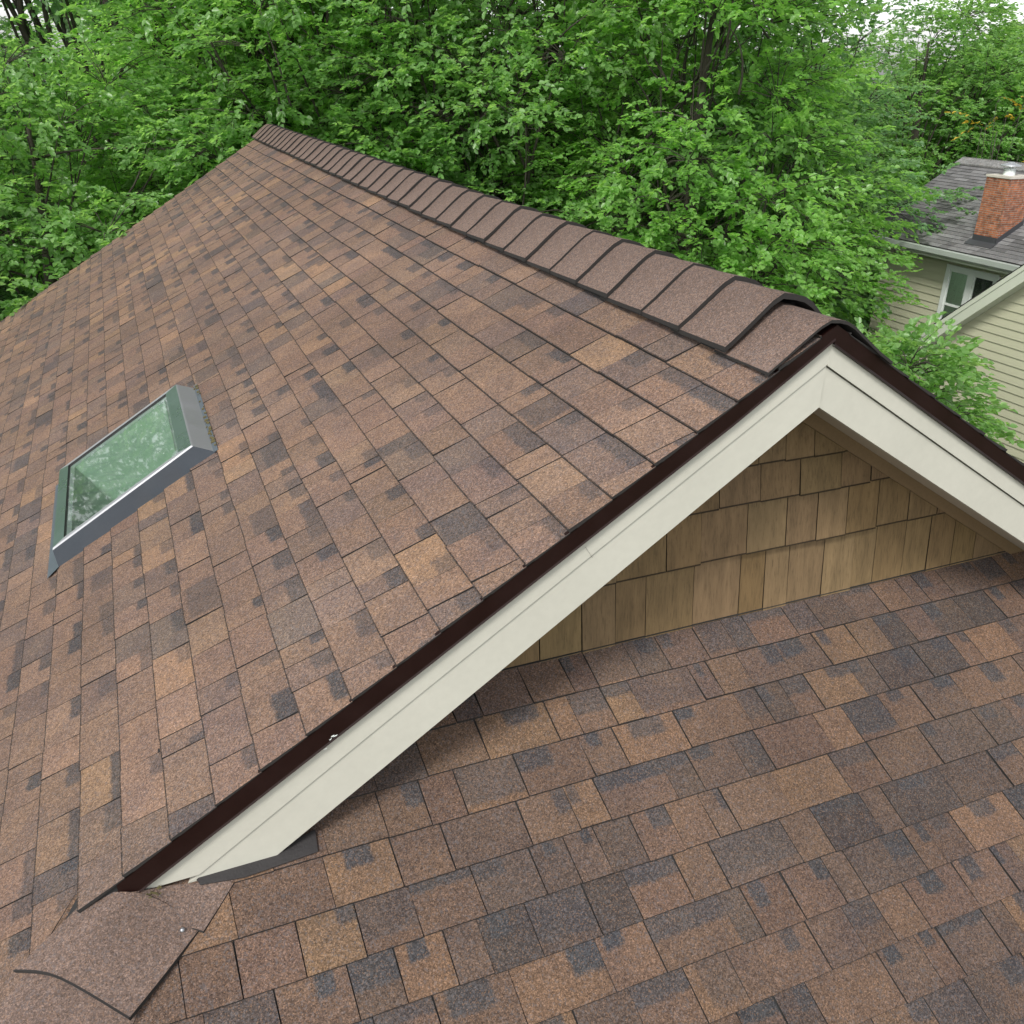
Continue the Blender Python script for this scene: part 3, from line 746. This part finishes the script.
# front gable wing
WX=8.95; A_=Vector((8.72,8.00,-2.955)); sl=.882; py=5.05; pz=A_.z+(A_.y-py)*sl
def wr(y): return pz-abs(y-py)*sl
mb=MB(); clap(mb,WX,lambda z:((py-(pz-.2-z)/sl,py+(pz-.2-z)/sl) if z>wr(A_.y-.3)-.2 else (2*py-A_.y+.3,A_.y-.3)),GZ,pz-.25)
yA,yB=2*py-A_.y+.3,A_.y-.3
mb.prism([(WX,yA,GZ),(WX,yB,GZ),(WX,yB,wr(yB)-.08),(WX,py,pz-.1),(WX,yA,wr(yA)-.08)],(1.0,0,0))
mb.build('wing_wall',M_sage,nb)
mb=MB(); ly=(A_.y-py)
for s_ in (-1,1):
    mb.prism([(8.72,py,pz-.03),(8.72,py+s_*ly,A_.z-.03),(8.72,py+s_*ly,A_.z-.235),(8.72,py,pz-.235)],(.03,0,0))
    mb.prism([(8.75,py,pz-.21),(8.75,py+s_*ly,A_.z-.21),(8.75,py+s_*ly,A_.z-.222),(8.75,py,pz-.222)],(.19,0,0))
mb.build('rake_board',M_sagetrim,nb,bevel=.006)
mb=MB(); 
for s_ in (-1,1):
    mb.prism([(8.705,py,pz-.0),(8.705,py+s_*ly,A_.z),(8.705,py+s_*ly,A_.z-.075),(8.705,py,pz-.075)],(.0145,0,0))
mb.build('rake_trim',M_sagetrim,nb,bevel=.003)
mb=MB(); aw=math.atan(sl); lw=ly/cos(aw)+.05
def WR(u,v,h,s_=1): return (u,py+s_*(ly+.04-v*cos(aw)+h*sin(aw)),A_.z-.03+v*sin(aw)+h*cos(aw))
grey_courses(mb,lambda u,v,h:WR(8.69+11.3-u,v,h,1),8.69,11.3,int(lw/.1274),.1274)
grey_courses(mb,lambda u,v,h:WR(u,v,h,-1),8.69,11.3,int(lw/.1274),.1274)
mb.build('wing_roof',M_greyroof,nb)

# ------------------------------------------------------------------ trees
def leaf_mesh(name,pos,axis,nrm,size,aspect,material):
    n=len(pos); axis=axis/np.linalg.norm(axis,axis=1,keepdims=True)
    side=np.cross(nrm,axis); side/=np.linalg.norm(side,axis=1,keepdims=True)+1e-9
    nrm=np.cross(axis,side)
    L=size[:,None]; W=(size*aspect)[:,None]
    droop=-.05*L*np.array([[0,0,1.0]])
    v=np.empty((n,6,3)); lift=.22*W*nrm
    v[:,0]=pos; v[:,1]=pos+axis*L*.30+side*W*.5+lift; v[:,2]=pos+axis*L*.68+side*W*.40+lift*.8+droop*.5
    v[:,3]=pos+axis*L+droop; v[:,4]=pos+axis*L*.68-side*W*.40+lift*.8+droop*.5; v[:,5]=pos+axis*L*.30-side*W*.5+lift
    base=(np.arange(n)*6)[:,None]
    f=np.concatenate([base+np.array([[0,3,2,1]]),base+np.array([[0,5,4,3]])],axis=1).reshape(-1)
    me=bpy.data.meshes.new(name); me.vertices.add(n*6); me.vertices.foreach_set('co',v.reshape(-1).astype(np.float32))
    nf=n*2; me.loops.add(nf*4); me.loops.foreach_set('vertex_index',f.astype(np.int32))
    me.polygons.add(nf); me.polygons.foreach_set('loop_start',(np.arange(nf)*4).astype(np.int32)); me.polygons.foreach_set('loop_total',np.full(nf,4,np.int32))
    me.materials.append(material); me.update(calc_edges=True); me.validate()
    o=bpy.data.objects.new(name,me); COL.objects.link(o); return o
def grow(rg,H,R,zc0,nclump,sprays,per,leaf,aspect=.70,open_=.0,lean=(0,0),trunk=.2,flat=.5,clumpr=(.5,.9)):
    """tree in local metres: returns trunk MB and leaf arrays. zc0 = height where the crown starts"""
    tb=MB(); zc=(H+zc0)/2; hz=(H-zc0)/2
    tr=[(lean[0]*f*f+.12*sin(f*5+R),lean[1]*f*f+.1*cos(f*4+H),H*.88*f) for f in np.linspace(0,1,10)]
    tb.tube(tr,[trunk*(1.25 if i==0 else 1)*(1-.88*i/9) for i in range(10)],9)
    C=[]
    tries=0
    while len(C)<nclump and tries<nclump*60:
        tries+=1
        d=rg.normal(size=3); d/=np.linalg.norm(d); rr_=rg.uniform(.35,1)**.5
        wob=1+.18*math.sin(3*math.atan2(d[1],d[0])+R*7)+.12*math.sin(5*d[2]+H)
        c=np.array([d[0]*R*rr_*wob,d[1]*R*rr_*wob,zc+d[2]*hz*rr_])
        if all(np.linalg.norm((c-q)*np.array([1,1,1.4]))>clumpr[0]*.95 for q in C): C.append(c)
    ps,ax,nr=[],[],[]; done=[]
    for c in C:
        f=np.clip((c[2]-zc0*.7)/(H)*.75-.05,.12,.9); i=f*9; i0=int(i); st=np.array(tr[i0])+(np.array(tr[i0+1])-np.array(tr[i0]))*(i-i0)
        if len(done)>10 and len(done)%4:      # most clumps hang on a neighbouring limb, not on the trunk
            q=min(done[:-1],key=lambda q_: np.linalg.norm(q_-c)+.6*max(0,q_[2]-c[2]+.2)); st=q*.75+st*.25
        done.append(c)
        mid=(st+c)/2+np.array([0,0,.18*np.linalg.norm(c-st)*rg.uniform(-.3,1)])+rg.normal(size=3)*.15
        b0=trunk*(1-.85*f)*.27
        pts=[st*(1-t)**2+2*mid*t*(1-t)+c*t*t for t in np.linspace(0,1,7)]
        tb.tube(pts,[max(.005,b0*(1-t*.85)*min(1,.35+.2*np.linalg.norm(c-st))) for t in np.linspace(0,1,7)],5)
        cr=rg.uniform(*clumpr); ns=int(sprays*(cr/clumpr[1])**2*rg.uniform(.8,1.2))
        out=c-np.array([0,0,zc-.2*hz]); out/=np.linalg.norm(out)+1e-6
        for s in range(ns):
            d=rg.normal(size=3); d/=np.linalg.norm(d); d=d+out*.55; d[2]=d[2]*.9+.1
            rad_=cr*rg.uniform(.25,1)**.45
            p=c+d*np.array([1,1,flat])*rad_
            t=(d*np.array([1,1,.25])+out*np.array([.6,.6,.1])+rg.normal(size=3)*.35); t[2]-=.12; t/=np.linalg.norm(t)
            up=np.array([0,0,1.])+rg.normal(size=3)*.28+out*.35; up-=t*up.dot(t); up/=np.linalg.norm(up)
            sd=np.cross(up,t); ln=rg.uniform(.24,.46)*leaf/.085
            if s%4==0: tb.tube([c+(p-c)*.15,(c+(p-c)*.6)+np.array([0,0,.04]),p,p+t*ln*.8],[.008,.006,.004,.002],3)
            k=np.arange(per); fr=(k+.5)/per
            sg=np.where(k%2==0,1,-1)[:,None]
            pp=p+t*(fr*ln)[:,None]+np.array([0,0,-1.])*(fr**2*.05*ln/.4)[:,None]+rg.normal(size=(per,3))*.012
            a=t*(.55+.5*fr)[:,None]+sd*sg*(.95-.5*fr)[:,None]+rg.normal(size=(per,3))*.22; a[:,2]-=.09
            nn=up+rg.normal(size=(per,3))*.33
            ps.append(pp); ax.append(a); nr.append(nn)
    ps=np.concatenate(ps); ax=np.concatenate(ax); nr=np.concatenate(nr)
    if tries and open_>0:
        k=rg.random(len(ps))>open_; ps,ax,nr=ps[k],ax[k],nr[k]
    sz=leaf*rg.uniform(.7,1.25,len(ps))
    return tb,ps,ax,nr,sz,aspect
CAM=Vector((-1.742,-1.907,.610))
def polar(az,d): return (CAM.x+sin(rad(az))*d, CAM.y+cos(rad(az))*d, GZ)
def copy_tree(src,name,label,loc,rz,scale,group,leafmat=None):
    t=thing(name,label,'tree',loc,group); t.rotation_euler=(0,0,rz); t.scale=(scale,)*3 if not isinstance(scale,tuple) else scale
    for ch in src.children:
        c=ch.copy(); COL.objects.link(c); c.parent=t; c.location=(0,0,0)
        if leafmat and ch.name.startswith('crown'):
            c.material_slots[0].link='OBJECT'; c.material_slots[0].material=leafmat
    return t
def tree(name,label,az,d,kind,group='broadleaf trees behind the houses',seed=0,**kw):
    rg=np.random.default_rng(seed)
    t=thing(name,label,'tree',polar(az,d),group)
    tb,ps,ax,nr,sz,asp=grow(rg,**kw)
    o=tb.build('trunk',M_bark); o.parent=t; o.location=(0,0,0)
    l=leaf_mesh('crown',ps,ax,nr,sz,asp,LEAF[kind]); l.parent=t
    return t
print('trees')
T=[]
T.append(tree('broadleaf_tree','pale green tree at the far left with drooping sprays beside the roof slope',-4.2,14.5,'mid',seed=1,H=6.9,R=3.0,zc0=.6,nclump=170,sprays=62,per=13,leaf=.082))
T.append(tree('broadleaf_tree','yellow green tree above the far end of the ridge, left of the ridge cap',8.3,16.5,'spring',seed=2,H=9.6,R=2.6,zc0=1.4,nclump=160,sprays=62,per=13,leaf=.082))
T.append(tree('broadleaf_tree','mid green tree rising just right of the ridge end with bare dark limbs inside',14.5,15.5,'mid',seed=3,H=10.6,R=3.1,zc0=1.7,nclump=185,sprays=62,per=13,leaf=.082))
T.append(tree('broadleaf_tree','large cool green tree behind the middle of the ridge',24.6,15.2,'mid',seed=4,H=10.8,R=3.4,zc0=1.5,nclump=210,sprays=62,per=13,leaf=.078))
T.append(tree('broadleaf_tree','bright leafy tree in front, above the front end of the ridge',33.6,13.8,'spring',seed=5,H=9.4,R=1.95,zc0=1.4,nclump=140,sprays=62,per=13,leaf=.076))
T.append(tree('small_tree','small tree with arching leafy sprays against the sage wing wall',45.9,10.7,'mid',group=None,seed=6,H=4.2,R=.95,zc0=1.4,nclump=52,sprays=40,per=12,leaf=.085,trunk=.07,clumpr=(.28,.45)))
T.append(tree('broadleaf_tree','dark green tree overhanging the left end of the grey roof',38.6,16.8,'cool',seed=7,H=8.4,R=1.4,zc0=2.4,nclump=70,sprays=52,per=13,leaf=.078))
def cp(i,label,az,d,rz,scl,kind): return copy_tree(T[i],'broadleaf_tree',label,polar(az,d),rz,scl,'broadleaf trees behind the houses',LEAF[kind])
T.append(tree('broadleaf_tree','tall open tree at the upper left whose dark trunk shows above the foliage',1.1,20,'cool',seed=17,H=12.4,R=3.0,zc0=7.3,nclump=60,sprays=40,per=12,leaf=.11,trunk=.30))
cp(2,'low background tree behind the dark trunk at the upper left',2.5,28,2.0,(1.4,1.4,.80),'mid')
cp(1,'shadowy tree in the top left corner with sky through its crown',-8.0,23,2.2,(1.0,1.0,.82),'cool')
cp(4,'background tree between the ridge end and the middle tree, pale green',10.5,23,.7,(1.5,1.5,1.15),'spring')
cp(2,'background tree filling the gap behind the two middle trees',20.5,23,3.9,(1.2,1.2,1.1),'mid')
cp(0,'background tree seen between the middle tree and the bright one',31.0,21,5.1,(1.15,1.15,1.15),'cool')
cp(3,'distant tree beyond the grey roof, left of the chimney',44.8,25,4.0,(1.0,1.0,.79),'mid')
cp(1,'distant tree behind the brick chimney at the right edge',51.0,26,1.3,(1.1,1.1,.86),'mid')
cp(0,'distant tree between the overhanging tree and the chimney tree',38.5,25,2.4,(1.1,1.1,.92),'mid')
cp(2,'tall tree left of the frame, seen only mirrored in the skylight pane',-20.5,17.5,.4,(1.0,1.0,1.0),'mid')
# golden young tree behind the chimney
tree('golden_sapling','thin sapling with golden leaves beyond the neighbour ridge at the right edge',48.9,20.5,'gold',group=None,seed=31,H=6.7,R=.45,zc0=4.8,nclump=7,sprays=4,per=8,leaf=.085,trunk=.05,clumpr=(.2,.35))

# far-off wood that closes the view under the crowns
rg=np.random.default_rng(77); n=90000
az=np.radians(rg.uniform(-22,72,n)); dd=rg.uniform(28,33,n); z=GZ+rg.uniform(0,1,n)**.8*(6.7+.9*np.sin(az*9)+.6*np.sin(az*23))
pp=np.stack([CAM.x+np.sin(az)*dd,CAM.y+np.cos(az)*dd,z],1)
a=rg.normal(size=(n,3)); a[:,2]*=.4; nn=rg.normal(size=(n,3))*.5+np.array([0,-.3,1.])
fw=leaf_mesh('far_wood',pp,a,nn,rg.uniform(.18,.4,n),.7,LEAF['mid'])
fw['label']='far wood closing the view low behind the trees'; fw['kind']='stuff'; fw['category']='wood'

# ------------------------------------------------------------------ ground
mb=MB(); g=400
mb.face([(-g,-g,GZ),(g,-g,GZ),(g,g,GZ),(-g,g,GZ)]); o=mb.build('ground',M_grass); o['kind']='structure'; o['label']='lawn between and behind the houses'
# ------------------------------------------------------------------ world, sun, camera
w=bpy.data.worlds.new('World'); sc.world=w; w.use_nodes=True; nt=w.node_tree; bg=nt.nodes['Background']
sky=nt.nodes.new('ShaderNodeTexSky'); sky.sky_type='NISHITA'; sky.sun_disc=False
SUN_EL,SUN_AZ=rad(48),rad(226)     # azimuth clockwise from +y
sky.sun_elevation=SUN_EL; sky.sun_rotation=SUN_AZ; sky.air_density=1.0; sky.dust_density=3; sky.ozone_density=1.0
hs=nt.nodes.new('ShaderNodeHueSaturation'); hs.inputs['Saturation'].default_value=.18   # thin overcast
tc=nt.nodes.new('ShaderNodeTexCoord'); sx=nt.nodes.new('ShaderNodeSeparateXYZ'); nt.links.new(tc.outputs['Generated'],sx.inputs[0])
mr=nt.nodes.new('ShaderNodeMapRange'); mr.interpolation_type='SMOOTHSTEP'       # bright hazy band of the overcast low over the horizon
for i,v in enumerate((.0,.6,2.8,.9)): mr.inputs[i+1].default_value=v
nt.links.new(sx.outputs[2],mr.inputs[0]); nt.links.new(mr.outputs[0],hs.inputs['Value'])
nt.links.new(sky.outputs[0],hs.inputs['Color']); nt.links.new(hs.outputs[0],bg.inputs[0]); bg.inputs[1].default_value=.13
sd=bpy.data.lights.new('sun','SUN'); sd.energy=2.6; sd.angle=rad(14); sd.color=(1,.96,.90)
so=bpy.data.objects.new('sun',sd); COL.objects.link(so)
dv=Vector((sin(SUN_AZ)*cos(SUN_EL),cos(SUN_AZ)*cos(SUN_EL),sin(SUN_EL)))
so.rotation_euler=dv.to_track_quat('Z','Y').to_euler(); so.location=dv*30
cd=bpy.data.cameras.new('camera'); cam=bpy.data.objects.new('camera',cd); COL.objects.link(cam); sc.camera=cam
yaw,pit,rol=rad(22.7475),rad(25.9628),rad(.651)
f=Vector((sin(yaw)*cos(pit),cos(yaw)*cos(pit),-sin(pit))); r0=Vector((cos(yaw),-sin(yaw),0)); u0=r0.cross(f)
r2=r0*cos(rol)+u0*sin(rol); u2=-r0*sin(rol)+u0*cos(rol)
Mx=Matrix((( r2.x,u2.x,-f.x,CAM.x),(r2.y,u2.y,-f.y,CAM.y),(r2.z,u2.z,-f.z,CAM.z),(0,0,0,1)))
cam.matrix_world=Mx; cd.sensor_width=36; cd.lens=905.7/1024*36; cd.clip_start=.05; cd.clip_end=2000
vs=sc.view_settings; sc.display_settings.display_device='sRGB'; vs.view_transform='Standard'; vs.look='None'; vs.exposure=.3; vs.gamma=1
sc.cycles.max_bounces=10; sc.cycles.diffuse_bounces=6; sc.cycles.transparent_max_bounces=8
try: sc.cycles.use_denoising=True
except Exception: pass
